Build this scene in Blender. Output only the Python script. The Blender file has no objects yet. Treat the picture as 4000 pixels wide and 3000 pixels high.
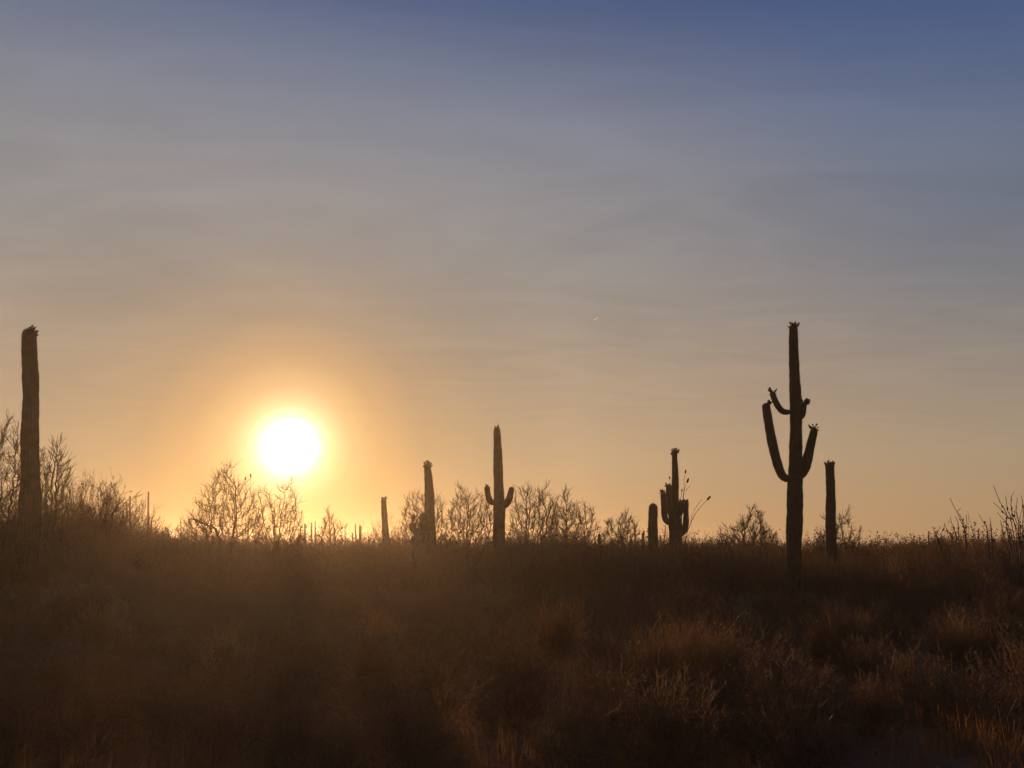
import bpy, math, random
import numpy as np
from mathutils import Vector

R = math.radians
S = bpy.context.scene
C = bpy.context.collection

# ------------------------------------------------------------------ camera
W_PX, H_PX = 4000.0, 3000.0            # the photograph's own pixel grid
HFOV = 65.0
F = W_PX / 2 / math.tan(R(HFOV / 2))
HORIZON = 2150.0                       # image row of the true horizon
PITCH = math.atan((HORIZON - H_PX / 2) / F)
EYE = 1.70
cam_d = bpy.data.cameras.new('camera')
cam = bpy.data.objects.new('camera', cam_d)
C.objects.link(cam)
cam.location = (0, 0, EYE)
cam.rotation_euler = (R(90) + PITCH, 0, 0)
cam_d.sensor_fit = 'HORIZONTAL'
cam_d.angle = R(HFOV)
cam_d.clip_start = 0.05
cam_d.clip_end = 60000
S.camera = cam

# ------------------------------------------------------------------ sun direction
def ray(px, py):
    v = np.array([px - W_PX / 2, 0, 0]) \
        + (H_PX / 2 - py) * np.array([0, -math.sin(PITCH), math.cos(PITCH)]) \
        + F * np.array([0, math.cos(PITCH), math.sin(PITCH)])
    return v / np.linalg.norm(v)
SUN = ray(1130, 1745)
SUN_EL = math.asin(SUN[2])
SUN_AZ = math.atan2(SUN[0], SUN[1])

# ------------------------------------------------------------------ world: low sun behind thin high haze
world = bpy.data.worlds.new('World')
S.world = world
world.use_nodes = True
nt = world.node_tree
nt.nodes.clear()
def N(t, **kw):
    n = nt.nodes.new(t)
    for k, v in kw.items():
        setattr(n, k, v)
    return n
def L(a, b):
    nt.links.new(a, b)
def math_node(op, a, b=None, c=None):
    n = N('ShaderNodeMath', operation=op)
    for i, v in enumerate((a, b, c)):
        if v is None:
            continue
        if isinstance(v, (int, float)):
            n.inputs[i].default_value = v
        else:
            L(v, n.inputs[i])
    return n.outputs[0]
def ramp(fac, stops, interp='LINEAR'):
    n = N('ShaderNodeValToRGB')
    n.color_ramp.interpolation = interp
    el = n.color_ramp.elements
    while len(el) < len(stops):
        el.new(0.5)
    for e, (p, c) in zip(el, stops):
        e.position = p
        e.color = (*c, 1)
    L(fac, n.inputs[0])
    return n.outputs[0]
def mixc(mode, fac, a, b):
    n = N('ShaderNodeMix', data_type='RGBA', blend_type=mode)
    n.clamp_result = False
    for sock, v in ((n.inputs[0], fac), (n.inputs[6], a), (n.inputs[7], b)):
        if isinstance(v, (int, float)):
            sock.default_value = v
        elif isinstance(v, tuple):
            sock.default_value = (*v, 1)
        else:
            L(v, sock)
    return n.outputs[2]
tc = N('ShaderNodeTexCoord')
nrm = N('ShaderNodeVectorMath', operation='NORMALIZE')
L(tc.outputs['Generated'], nrm.inputs[0])
sep = N('ShaderNodeSeparateXYZ')
L(nrm.outputs[0], sep.inputs[0])
elev = math_node('DIVIDE', math_node('ARCSINE', sep.outputs[2]), R(60))
dot = N('ShaderNodeVectorMath', operation='DOT_PRODUCT')
L(nrm.outputs[0], dot.inputs[0])
dot.inputs[1].default_value = tuple(SUN)
theta = math_node('DIVIDE', math_node('ARCCOSINE', dot.outputs['Value']), R(180))
def T(deg):
    return deg / 180.0
def E_(deg):
    return deg / 60.0
SKY_E = [(E_(0), (.43, .248, .118)), (E_(2.6), (.465, .280, .138)), (E_(6.2), (.450, .305, .175)),
         (E_(11.7), (.380, .282, .198)), (E_(16.3), (.308, .260, .218)), (E_(20.7), (.270, .252, .243)),
         (E_(25.2), (.255, .251, .262)), (E_(29.4), (.218, .231, .278)), (E_(33.4), (.158, .186, .264)),
         (E_(37.2), (.094, .131, .243)), (E_(45), (.074, .098, .195)), (E_(60), (.060, .078, .150))]
F_LOW = [(T(0), (.14, .15, .18)), (T(6), (.24, .27, .31)), (T(12), (.60, .65, .68)), (T(20), (1, 1, 1)), (T(33), (1.0, 1.0, 1.02)), (T(50), (.90, .96, 1.05)),
         (T(75), (.76, .76, .78)), (T(110), (.62, .57, .53)), (T(180), (.58, .52, .47))]
F_HIGH = [(T(0), (.9, .9, .9)), (T(20), (1, 1, 1)), (T(27), (.95, .95, .97)), (T(34), (.80, .82, .9)), (T(45), (.48, .60, .86)), (T(57), (.27, .42, .74)),
          (T(90), (.25, .36, .58)), (T(180), (.25, .34, .52))]
up = math_node('MINIMUM', math_node('MAXIMUM', math_node('MULTIPLY', elev, 60 / 33), 0.0), 1.0)
base = mixc('MULTIPLY', 1.0, ramp(elev, SKY_E), mixc('MIX', up, ramp(theta, F_LOW), ramp(theta, F_HIGH)))
# aureole round the sun, seen through thin cirrus
AUR_K = 3.0
def K(*c):
    return tuple(v / AUR_K for v in c)
AUR = [(T(0), K(2.9, 2.9, 2.7)), (T(1.3), K(2.2, 2.1, 1.75)), (T(1.85), K(1.40, 1.14, .74)), (T(2.35), K(.98, .72, .36)),
       (T(3.0), K(.62, .44, .19)), (T(4.2), K(.39, .215, .065)), (T(6), K(.205, .092, .014)), (T(9), K(.055, .022, .0)),
       (T(14), K(.008, .003, 0)), (T(21), K(0, 0, 0))]
aur = mixc('MULTIPLY', 1.0, ramp(theta, AUR), (AUR_K, AUR_K, AUR_K))
# faint cirrus bands, laid out on a high flat layer
den = math_node('MAXIMUM', math_node('ADD', sep.outputs[2], 0.03), 0.03)
comb = N('ShaderNodeCombineXYZ')
L(math_node('DIVIDE', sep.outputs[0], den), comb.inputs[0])
L(math_node('DIVIDE', sep.outputs[1], den), comb.inputs[1])
mp = N('ShaderNodeMapping')
mp.inputs['Rotation'].default_value = (0, 0, R(-14))
mp.inputs['Scale'].default_value = (0.55, 1.15, 1)
L(comb.outputs[0], mp.inputs[0])
nz = N('ShaderNodeTexNoise')
nz.inputs['Scale'].default_value = 1.75
nz.inputs['Detail'].default_value = 5
nz.inputs['Roughness'].default_value = 0.56
nz.inputs['Distortion'].default_value = 1.7
L(mp.outputs[0], nz.inputs[0])
amp = math_node('MULTIPLY', math_node('MINIMUM', math_node('MAXIMUM', math_node('MULTIPLY', math_node('SUBTRACT', elev, E_(5)), 60 / 9), 0.0), 1.0), 0.36)
cloud = math_node('ADD', math_node('MULTIPLY', math_node('SUBTRACT', nz.outputs[0], 0.5), amp), 1.0)
cc = N('ShaderNodeCombineColor')
for i in range(3):
    L(cloud, cc.inputs[i])
veil = mixc('MULTIPLY', 1.0, base, cc.outputs[0])
sky = N('ShaderNodeTexSky', sky_type='NISHITA')
sky.sun_disc = False
sky.sun_elevation = SUN_EL
sky.sun_rotation = SUN_AZ
sky.dust_density = 2.0
nis = mixc('MULTIPLY', 1.0, sky.outputs[0], (0.004, 0.004, 0.004))
tot = mixc('ADD', 1.0, mixc('ADD', 1.0, veil, aur), nis)
bg = N('ShaderNodeBackground')
bg.inputs[1].default_value = 1.0
L(tot, bg.inputs[0])
out = N('ShaderNodeOutputWorld')
L(bg.outputs[0], out.inputs[0])

# ------------------------------------------------------------------ the sun lamp
sl = bpy.data.lights.new('sun', 'SUN')
sl.energy = 5.0
sl.angle = R(0.53)
sl.color = (1.0, 0.53, 0.23)
so = bpy.data.objects.new('sun', sl)
C.objects.link(so)
so.location = (-40, 120, 30)
so.rotation_euler = (-Vector(SUN)).to_track_quat('-Z', 'Y').to_euler()

S.view_settings.view_transform = 'Standard'
S.view_settings.look = 'None'
S.view_settings.exposure = 0.0
S.view_settings.gamma = 1.0
S.view_settings.use_curve_mapping = False
S.render.engine = 'CYCLES'
S.cycles.use_denoising = True
S.cycles.max_bounces = 5
S.cycles.transparent_max_bounces = 4
S.cycles.volume_bounces = 0
S.cycles.sample_clamp_indirect = 3.0

HAZE_DENSITY = 0.00060
HAZE_G = 0.76
HAZE_TOP = 9.6

# ------------------------------------------------------------------ materials
def material(name, col, col2=None, scale=8.0, rough=0.85, trans=0.0, tcol=None, bump=0.0, detail=4):
    m = bpy.data.materials.new(name)
    m.use_nodes = True
    t = m.node_tree
    t.nodes.clear()
    o = t.nodes.new('ShaderNodeOutputMaterial')
    p = t.nodes.new('ShaderNodeBsdfPrincipled')
    p.inputs['Roughness'].default_value = rough
    p.inputs['Specular IOR Level'].default_value = 0.25
    co = t.nodes.new('ShaderNodeTexCoord')
    n = t.nodes.new('ShaderNodeTexNoise')
    n.inputs['Scale'].default_value = scale
    n.inputs['Detail'].default_value = detail
    t.links.new(co.outputs['Object'], n.inputs[0])
    r = t.nodes.new('ShaderNodeValToRGB')
    r.color_ramp.elements[0].position = 0.32
    r.color_ramp.elements[1].position = 0.68
    r.color_ramp.elements[0].color = (*col, 1)
    r.color_ramp.elements[1].color = (*(col2 or col), 1)
    t.links.new(n.outputs[0], r.inputs[0])
    t.links.new(r.outputs[0], p.inputs['Base Color'])
    if bump:
        b = t.nodes.new('ShaderNodeBump')
        b.inputs['Strength'].default_value = bump
        b.inputs['Distance'].default_value = 0.02
        t.links.new(n.outputs[0], b.inputs['Height'])
        t.links.new(b.outputs[0], p.inputs['Normal'])
    if trans:
        tr = t.nodes.new('ShaderNodeBsdfTranslucent')
        tr.inputs[0].default_value = (*(tcol or col), 1)
        mx = t.nodes.new('ShaderNodeMixShader')
        mx.inputs[0].default_value = trans
        t.links.new(p.outputs[0], mx.inputs[1])
        t.links.new(tr.outputs[0], mx.inputs[2])
        t.links.new(mx.outputs[0], o.inputs[0])
    else:
        t.links.new(p.outputs[0], o.inputs[0])
    return m
M_SAG = material('saguaro_skin', (.050, .048, .022), (.085, .070, .036), 5.0, 0.8, bump=.5)
M_SPINE = material('spines', (.30, .25, .18), (.22, .18, .13), 20, .7, .3, (.3, .22, .14))
M_FRUIT = material('saguaro_fruit', (.10, .085, .040), (.14, .075, .040), 30, .7)
M_BARK = material('bark', (.070, .055, .038), (.12, .095, .060), 9, .9, bump=.4)
M_TWIG = material('twigs', (.085, .070, .042), (.13, .105, .062), 6, .85)
M_LEAF = material('shrub_leaf', (.070, .054, .024), (.115, .080, .036), 5, .9, .30, (.18, .090, .028))
M_STEM = material('shrub_stem', (.14, .090, .050), (.21, .135, .075), 6, .85)
M_STRAW = material('straw', (.27, .185, .095), (.37, .260, .135), 5, .75, .45, (.36, .22, .095))
M_GRASS = material('dry_grass', (.19, .113, .050), (.29, .175, .080), 1.2, .85, .48, (.34, .175, .062))
M_SCRUB = material('scrub', (.060, .045, .022), (.10, .072, .034), .5, .9, .18, (.15, .075, .024))
M_PAD = material('prickly_pear', (.050, .052, .024), (.075, .070, .034), 8, .7, bump=.3)
M_SOIL = material('soil', (.13, .078, .038), (.21, .13, .066), .9, .95, bump=.8, detail=9)
M_STONE = material('stone', (.20, .15, .11), (.32, .26, .20), 12, .85, bump=.4)
M_TRAIL = bpy.data.materials.new('contrail')
M_TRAIL.use_nodes = True
M_TRAIL.node_tree.nodes.clear()
_v = M_TRAIL.node_tree.nodes.new('ShaderNodeVolumePrincipled')
_v.inputs['Color'].default_value = (1, 1, 1, 1)
_v.inputs['Density'].default_value = 0.035
_v.inputs['Anisotropy'].default_value = 0.6
_o = M_TRAIL.node_tree.nodes.new('ShaderNodeOutputMaterial')
M_TRAIL.node_tree.links.new(_v.outputs[0], _o.inputs['Volume'])

# ------------------------------------------------------------------ mesh helpers
class Acc:
    def __init__(s):
        s.v, s.q, s.t, s.n = [], [], [], 0
    def add(s, V, Q=None, Tr=None):
        V = np.asarray(V, float).reshape(-1, 3)
        if Q is not None and len(Q):
            s.q.append(np.asarray(Q).reshape(-1, 4) + s.n)
        if Tr is not None and len(Tr):
            s.t.append(np.asarray(Tr).reshape(-1, 3) + s.n)
        s.v.append(V)
        s.n += len(V)
    def verts(s):
        return np.concatenate(s.v) if s.v else np.zeros((0, 3))
    def mesh(s, name, smooth=True, xform=None):
        V = s.verts()
        if xform is not None:
            V = xform(V)
        Q = np.concatenate(s.q) if s.q else np.zeros((0, 4), int)
        Tr = np.concatenate(s.t) if s.t else np.zeros((0, 3), int)
        me = bpy.data.meshes.new(name)
        me.vertices.add(len(V))
        me.vertices.foreach_set('co', V.astype(np.float32).ravel())
        nl = len(Q) * 4 + len(Tr) * 3
        me.loops.add(nl)
        me.loops.foreach_set('vertex_index', np.concatenate([Q.ravel(), Tr.ravel()]).astype(np.int32))
        me.polygons.add(len(Q) + len(Tr))
        st = np.concatenate([np.arange(len(Q)) * 4, len(Q) * 4 + np.arange(len(Tr)) * 3])
        me.polygons.foreach_set('loop_start', st.astype(np.int32))
        me.update(calc_edges=True)
        if smooth:
            me.polygons.foreach_set('use_smooth', np.ones(len(me.polygons), bool))
        return me
def norm(v):
    return v / np.maximum(np.linalg.norm(v, axis=-1, keepdims=True), 1e-9)
def tubes(acc, P, Rr, sides):
    """P (B,n,3), Rr (B,n): open tapered tubes."""
    B, n, _ = P.shape
    t = norm(np.gradient(P, axis=1))
    ref = np.where(np.abs(t[..., 2:3]) > .9, np.array([1., 0, 0]), np.array([0, 0, 1.]))
    u = norm(np.cross(t, ref))
    w = np.cross(t, u)
    a = np.arange(sides) / sides * 2 * np.pi
    V = P[:, :, None, :] + Rr[:, :, None, None] * (np.cos(a)[:, None] * u[:, :, None, :] + np.sin(a)[:, None] * w[:, :, None, :])
    i = (np.arange(B)[:, None, None] * n + np.arange(n - 1)[None, :, None]) * sides
    k = np.arange(sides)[None, None, :]
    k2 = (k + 1) % sides
    Q = np.stack([i + k, i + k2, i + sides + k2, i + sides + k], -1)
    acc.add(V, Q)
def ribbons(acc, P, Wd, side):
    """P (B,n,3) centre lines, Wd (B,n) half widths, side (B,3)."""
    B, n, _ = P.shape
    V = np.stack([P - Wd[..., None] * side[:, None, :], P + Wd[..., None] * side[:, None, :]], 2)
    i = (np.arange(B)[:, None] * n + np.arange(n - 1)[None, :]) * 2
    acc.add(V, np.stack([i, i + 1, i + 3, i + 2], -1))
def leaves(acc, rg, pos, size, up=0.4):
    B = len(pos)
    d = norm(rg.normal(size=(B, 3)) + np.array([0, 0, up]))
    s = norm(np.cross(d, rg.normal(size=(B, 3))))
    sz = size * rg.uniform(.6, 1.3, (B, 1))
    V = np.stack([pos, pos + d * sz * .5 + s * sz * .32, pos + d * sz, pos + d * sz * .5 - s * sz * .32], 1)
    acc.add(V, np.arange(B * 4).reshape(B, 4))
def polyl(rg, start, d, length, n, wander, up):
    P = [start]
    for i in range(n - 1):
        d = norm(d + wander * rg.normal(size=d.shape) + np.array([0, 0, up]))
        P.append(P[-1] + d * (length / (n - 1))[:, None])
    return np.stack(P, 1)
def children(rg, P, Ln, Rr, k, tmin, ang, lr, rr):
    B, n, _ = P.shape
    idx = np.repeat(np.arange(B), k)
    t = rg.uniform(tmin, 1.0, len(idx)) * (n - 1)
    i = np.clip(t.astype(int), 0, n - 2)
    f = (t - i)[:, None]
    pos = P[idx, i] * (1 - f) + P[idx, i + 1] * f
    d = norm(P[idx, i + 1] - P[idx, i])
    perp = norm(np.cross(d, rg.normal(size=d.shape)))
    a = R(ang) * rg.uniform(.6, 1.4, len(idx))[:, None]
    d2 = d * np.cos(a) + perp * np.sin(a)
    ln = Ln[idx] * lr * rg.uniform(.6, 1.25, len(idx)) * (1.15 - .45 * t / (n - 1))
    r = (Rr[idx, i] * (1 - f[:, 0]) + Rr[idx, i + 1] * f[:, 0]) * rr
    return pos, d2, ln, r
def taper(r, n, end):
    return r[:, None] * np.linspace(1, end, n)[None, :]

# ------------------------------------------------------------------ object helpers
def smooth(a):
    a = np.clip(a, 0, 1)
    return a * a * (3 - 2 * a)
def ground_z(x, y):
    x = np.asarray(x, float)
    y = np.asarray(y, float)
    ax = x / np.maximum(y, 1.0)
    z = 1.12 * smooth((-ax - .27) / .31) * smooth((y - 11) / 12) * (1 - .6 * smooth((y - 60) / 60))
    z = z + .38 * smooth((ax - .40) / .18) * smooth((y - 12) / 12) * (1 - .5 * smooth((y - 60) / 60))
    z = z + .07 * np.sin(x * .7 + 1.3) * np.cos(y * .55) + .04 * np.sin(x * 1.9 + y * 1.1)
    z = z * smooth((np.hypot(x, y) - 1.5) / 4)
    return z
def at(px, py, D):
    """point on the sight line of photo pixel (px, py) at ground depth D"""
    r = ray(px, py)
    return np.array([0, 0, EYE]) + r * (D / r[1])
def px2m(px, py, D):
    r = ray(px, py)
    p = r * (D / r[1])
    return (p @ np.array([0, math.cos(PITCH), math.sin(PITCH)])) / F
def off_axis(px):
    """round things away from the optical axis look wider than they are"""
    return math.cos(math.atan((px - W_PX / 2) / F))
def tag(o, label, cat, group=None, kind=None):
    if label:
        o['label'] = label
    if cat:
        o['category'] = cat
    if group:
        o['group'] = group
    if kind:
        o['kind'] = kind
    return o
def empty(name, loc):
    o = bpy.data.objects.new(name, None)
    o.empty_display_size = .3
    C.objects.link(o)
    o.location = loc
    return o
def part(name, me, mat, parent=None, loc=(0, 0, 0), rot=None, scale=None):
    o = bpy.data.objects.new(name, me)
    if mat is not None and not me.materials:
        me.materials.append(mat)
    C.objects.link(o)
    o.location = loc
    if rot is not None:
        o.rotation_euler = rot
    if scale is not None:
        o.scale = scale
    o.parent = parent
    return o

# ------------------------------------------------------------------ ground
def build_ground():
    tx = np.linspace(-1, 1, 221)
    X = np.sign(tx) * (np.abs(tx) ** 2.2) * 380 + tx * 20
    ty = np.linspace(0, 1, 221)
    Y = -40 + ty * 80 + (ty ** 2.6) * 460
    XX, YY = np.meshgrid(X, Y, indexing='ij')
    rg = np.random.default_rng(3)
    ZZ = ground_z(XX, YY)
    V = np.stack([XX, YY, ZZ], -1)
    n, m = XX.shape
    i = np.arange(n - 1)[:, None] * m + np.arange(m - 1)[None, :]
    a = Acc()
    a.add(V, np.stack([i, i + m, i + m + 1, i + 1], -1))
    o = part('ground', a.mesh('ground'), M_SOIL)
    o['kind'] = 'structure'
build_ground()

# ------------------------------------------------------------------ saguaros
def catmull(P, n, tip=0):
    P = np.asarray(P, float)
    m = len(P)
    if m == 2:
        P = np.stack([P[0], (P[0] * 2 + P[1]) / 3, (P[0] + 2 * P[1]) / 3, P[1]])
        m = 4
    Q = np.vstack([2 * P[0] - P[1], P, 2 * P[-1] - P[-2]])
    seg = np.linalg.norm(np.diff(P[:, :3], axis=0), axis=1)
    cum = np.concatenate([[0], np.cumsum(seg)])
    s = np.linspace(0, cum[-1], n)
    if tip:
        s = np.concatenate([s[s < cum[-1] - tip], cum[-1] - tip * (1 - np.linspace(0, 1, 9)) ** 2])
    o = []
    for v in s:
        i = min(np.searchsorted(cum, v, 'right') - 1, m - 2)
        t = (v - cum[i]) / max(seg[i], 1e-6)
        p0, p1, p2, p3 = Q[i], Q[i + 1], Q[i + 2], Q[i + 3]
        o.append(.5 * (2 * p1 + (p2 - p0) * t + (2 * p0 - 5 * p1 + 4 * p2 - p3) * t * t + (3 * p1 - p0 - 3 * p2 + p3) * t ** 3))
    return np.array(o)
def stem_mesh(pts, rads, ribs, per, rings, rg, round_start=False, blunt=1.2):
    """pleated cactus stem along pts (k,3) with radii; returns mesh, spine mesh, tip frame"""
    A = catmull(np.column_stack([pts, rads]), rings, rads[-1] * 1.25)
    P, r = A[:, :3], np.maximum(A[:, 3], .01)
    ln = np.concatenate([[0], np.cumsum(np.linalg.norm(np.diff(P, axis=0), axis=1))])
    # uneven growth: seasons of swelling and thinning
    ph = rg.uniform(0, 6, 4)
    r = r * (1 + .030 * np.sin(ln * 3.7 + ph[0]) + .024 * np.sin(ln * 8.3 + ph[1]) + .018 * np.sin(ln * 19 + ph[2]))
    P = P + np.stack([np.sin(ln * 2.3 + ph[1]), np.sin(ln * 2.9 + ph[3]), 0 * ln], 1) * (.05 * r * np.minimum(ln / .5, 1))[:, None]
    # rounded crown
    tip_r = r[-1]
    left = ln[-1] - ln
    q = np.clip(1 - left / (tip_r * blunt), 0, 1)
    r = r * np.sqrt(np.maximum(1 - q ** 2.4, .004))
    if round_start:
        q = np.clip(1 - ln / (r[2] * .8), 0, 1)
        r = r * np.sqrt(np.maximum(1 - q ** 2 * .8, .02)) * (.80 + .20 * smooth(ln / (ln[-1] * .4)))
    t = norm(np.gradient(P, axis=0))
    u = np.zeros_like(P)
    u[0] = norm(np.cross(t[0], np.array([.2, 1, .1])))
    for i in range(1, len(P)):
        v = u[i - 1] - t[i] * (u[i - 1] @ t[i])
        u[i] = v / np.linalg.norm(v)
    w = np.cross(t, u)
    S_ = ribs * per
    a = np.arange(S_) / S_ * 2 * np.pi
    prof = 1 - .13 * np.abs(np.sin(a * ribs / 2)) ** 1.5 + .05
    V = P[:, None, :] + (r[:, None] * prof[None, :])[..., None] * (np.cos(a)[None, :, None] * u[:, None, :] + np.sin(a)[None, :, None] * w[:, None, :])
    V = V + (rg.normal(size=V.shape) * .012 * r[:, None, None])
    n = len(P)
    i = np.arange(n - 1)[:, None] * S_
    k = np.arange(S_)[None, :]
    k2 = (k + 1) % S_
    acc = Acc()
    acc.add(np.vstack([V.reshape(-1, 3), P[-1][None] + t[-1] * .01]), np.stack([i + k, i + k2, i + S_ + k2, i + S_ + k], -1),
            np.stack([(n - 1) * S_ + k[0], (n - 1) * S_ + k2[0], np.full(S_, n * S_)], -1))
    # spines: small fans on the rib crests
    sp = Acc()
    total = int(ln[-1] / .05)
    rr_, jj = np.meshgrid(np.linspace(0, n - 1.01, total), np.arange(ribs), indexing='ij')
    rr_, jj = rr_.ravel() + rg.uniform(-.2, .2, rr_.size), jj.ravel()
    rr_ = np.clip(rr_, 0, n - 1.01)
    ii = rr_.astype(int)
    ff = (rr_ - ii)[:, None]
    base = V[ii, jj * per] * (1 - ff) + V[ii + 1, jj * per] * ff
    outd = norm(base - (P[ii] * (1 - ff) + P[ii + 1] * ff))
    for _ in range(2):
        d = norm(outd + rg.normal(size=outd.shape) * .55)
        s = norm(np.cross(d, rg.normal(size=d.shape))) * .0022
        lnS = rg.uniform(.025, .055, (len(d), 1))
        VV = np.stack([base - s, base + s, base + d * lnS], 1)
        sp.add(VV, None, np.arange(len(d) * 3).reshape(-1, 3))
    return acc, sp, (P, r, t, u, w)
def lathe(profile, sides):
    a = np.arange(sides) / sides * 2 * np.pi
    V = [[(rr * math.cos(x), rr * math.sin(x), z) for x in a] for z, rr in profile]
    V = np.array(V)
    n = len(profile)
    i = np.arange(n - 1)[:, None] * sides
    k = np.arange(sides)[None, :]
    k2 = (k + 1) % sides
    acc = Acc()
    acc.add(V, np.stack([i + k, i + k2, i + sides + k2, i + sides + k], -1))
    return acc
FRUIT = [lathe([(0, .010), (.02, .016), (.045, .026), (.075, .026), (.095, .014), (.105, .012), (.125, .024), (.13, .004)], 6).mesh('fruit'),
         lathe([(0, .012), (.03, .022), (.06, .027), (.085, .018), (.10, .008), (.105, .002)], 6).mesh('fruit'),
         lathe([(0, .008), (.03, .010), (.07, .015), (.10, .022), (.118, .020), (.13, .006)], 6).mesh('fruit')]
for f in FRUIT:
    f.materials.append(M_FRUIT)
def put_fruit(rg, parent, frame, count, spread=1.0, bias=None, size=1.0, rows=(.0, .6), sure=False):
    P, r, t, u, w = frame
    ln = np.concatenate([[0], np.cumsum(np.linalg.norm(np.diff(P, axis=0), axis=1))])
    tip = P[-1]
    R0 = max(r[int(len(r) * .85)], r.max() * .5) if len(r) > 8 else r.max()
    for k in range(count):
        a = rg.uniform(0, 2 * np.pi)
        if bias is not None and (sure or rg.random() < .85):
            a = bias + rg.normal() * .6
        down = rg.uniform(*rows) * R0
        tgt = ln[-1] - down
        i = int(np.clip(np.searchsorted(ln, tgt), 1, len(P) - 1))
        f = (tgt - ln[i - 1]) / max(ln[i] - ln[i - 1], 1e-6)
        c = P[i - 1] * (1 - f) + P[i] * f
        rad = (r[i - 1] * (1 - f) + r[i] * f) * .96
        # the world-frame azimuth so that a bias reads the same for each stem
        e = np.array([math.cos(a), math.sin(a), 0.])
        e = norm(e - t[i] * (e @ t[i]))
        pos = c + e * rad
        lean = rg.uniform(.35, 1.15) * spread * min(1, rad / R0 + .25)
        d = norm(t[i] * math.cos(lean) + e * math.sin(lean) + rg.normal(size=3) * .18)
        q = Vector(d).to_track_quat('Z', 'Y')
        s = 1.2 * size * rg.uniform(.7, 1.15)
        o = part('fruit', FRUIT[int(rg.integers(0, 3))], None, parent, tuple(pos - d * .012), q.to_euler(), (s, s, s))
def saguaro(label, D, trunk, arms=(), fruit=None, ribs=18, group=None, seed=1, spines=True, detail=1.0, cat='cactus'):
    """trunk: [(px,py,width_px)...] from low to top; arms: dicts with pts and depth offsets (metres)"""
    rg = np.random.default_rng(seed)
    pts = [at(x, y, D) for x, y, _ in trunk]
    rad = [w * px2m(x, y, D) / 2.08 * off_axis(x) for x, y, w in trunk]
    bx = pts[0][0]
    gz = float(ground_z(bx, D)) - .06
    if pts[0][2] - gz > .05:
        pts = [np.array([bx, D, gz])] + pts
        rad = [rad[0] * 1.03] + rad
    else:
        pts[0][2] = gz
    org = np.array([bx, D, gz])
    root = empty('saguaro', tuple(org))
    tag(root, label, cat, group)
    hgt = pts[-1][2] - gz
    per = 4 if detail >= 1 else 2
    rings = int(max(14, hgt / (.075 if detail >= 1 else .3)))
    acc, sp, fr = stem_mesh(np.array(pts) - org, np.array(rad), ribs, per, rings, rg)
    tr = part('trunk', acc.mesh('trunk'), M_SAG, root)
    if spines:
        s = part('spines', sp.mesh('spines', False), M_SPINE, tr)
        s['kind'] = 'stuff'
    if fruit:
        put_fruit(rg, tr, fr, **fruit)
    for A in arms:
        pp, dd = A['pts'], A.get('depth', [0] * len(A['pts']))
        p3 = np.array([at(x, y, D + e) for (x, y, _), e in zip(pp, dd)]) - org
        rr = np.array([w * px2m(x, y, D + e) / 1.85 * off_axis(x) for (x, y, w), e in zip(pp, dd)])
        L_ = np.linalg.norm(np.diff(p3, axis=0), axis=1).sum()
        acc, sp, fr = stem_mesh(p3, rr, max(10, int(ribs * .75)), per, int(max(12, L_ / (.06 if detail >= 1 else .25))), rg, True)
        ar = part('arm', acc.mesh('arm'), M_SAG, root)
        if spines:
            s = part('spines', sp.mesh('spines', False), M_SPINE, ar)
            s['kind'] = 'stuff'
        if A.get('fruit'):
            put_fruit(rg, ar, fr, **A['fruit'])
    return root

saguaro('thick armless saguaro with fruit drooping from one side of its crown', 20,
        [(115, 2060, 100), (116, 1984, 92), (118, 1803, 76), (119, 1560, 67), (117, 1400, 63), (116, 1330, 62), (114, 1284, 58)],
        fruit=dict(count=32, bias=-.1, size=.72, rows=(.05, 1.75), spread=1.1, sure=True), ribs=20, seed=11)
saguaro('tall saguaro with two raised stubby arms and a bare pointed top', 32,
        [(1951, 2130, 50), (1950, 2052, 48), (1950, 2000, 46), (1948, 1916, 40), (1946, 1800, 35), (1943, 1730, 31), (1941, 1695, 27), (1941, 1668, 22)],
        arms=[dict(pts=[(1946, 1964, 20), (1920, 1961, 21), (1908, 1942, 21), (1903, 1915, 21), (1902, 1897, 22)], fruit=dict(count=3, size=.8)),
              dict(pts=[(1952, 1985, 22), (1975, 1972, 25), (1989, 1950, 24), (1996, 1922, 20), (2000, 1902, 16)], depth=[0, -.1, -.2, -.2, -.2])],
        fruit=dict(count=5, size=.9, spread=.5), ribs=18, seed=12)
saguaro('armless saguaro with a bushy ring of fruit beside a prickly pear', 34,
        [(1681, 2120, 46), (1679, 2050, 43), (1677, 1950, 37), (1674, 1870, 32), (1671, 1835, 28), (1670, 1808, 25)],
        fruit=dict(count=30, size=.9, rows=(0, 1.5)), ribs=18, seed=13)
saguaro('short slim saguaro with a flat fruit ringed top on the skyline', 45,
        [(1508, 2130, 29), (1505, 2080, 27), (1502, 2010, 23), (1499, 1960, 20), (1499, 1944, 20)],
        fruit=dict(count=14, size=1.0, spread=1.4, rows=(.1, .5)), ribs=16, seed=14)
saguaro('young barrel shaped saguaro with a smooth round head and no fruit', 36,
        [(2552, 2150, 38), (2552, 2110, 39), (2551, 2050, 36), (2551, 2020, 37), (2551, 1990, 36), (2550, 1966, 30)],
        ribs=18, seed=15)
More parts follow.
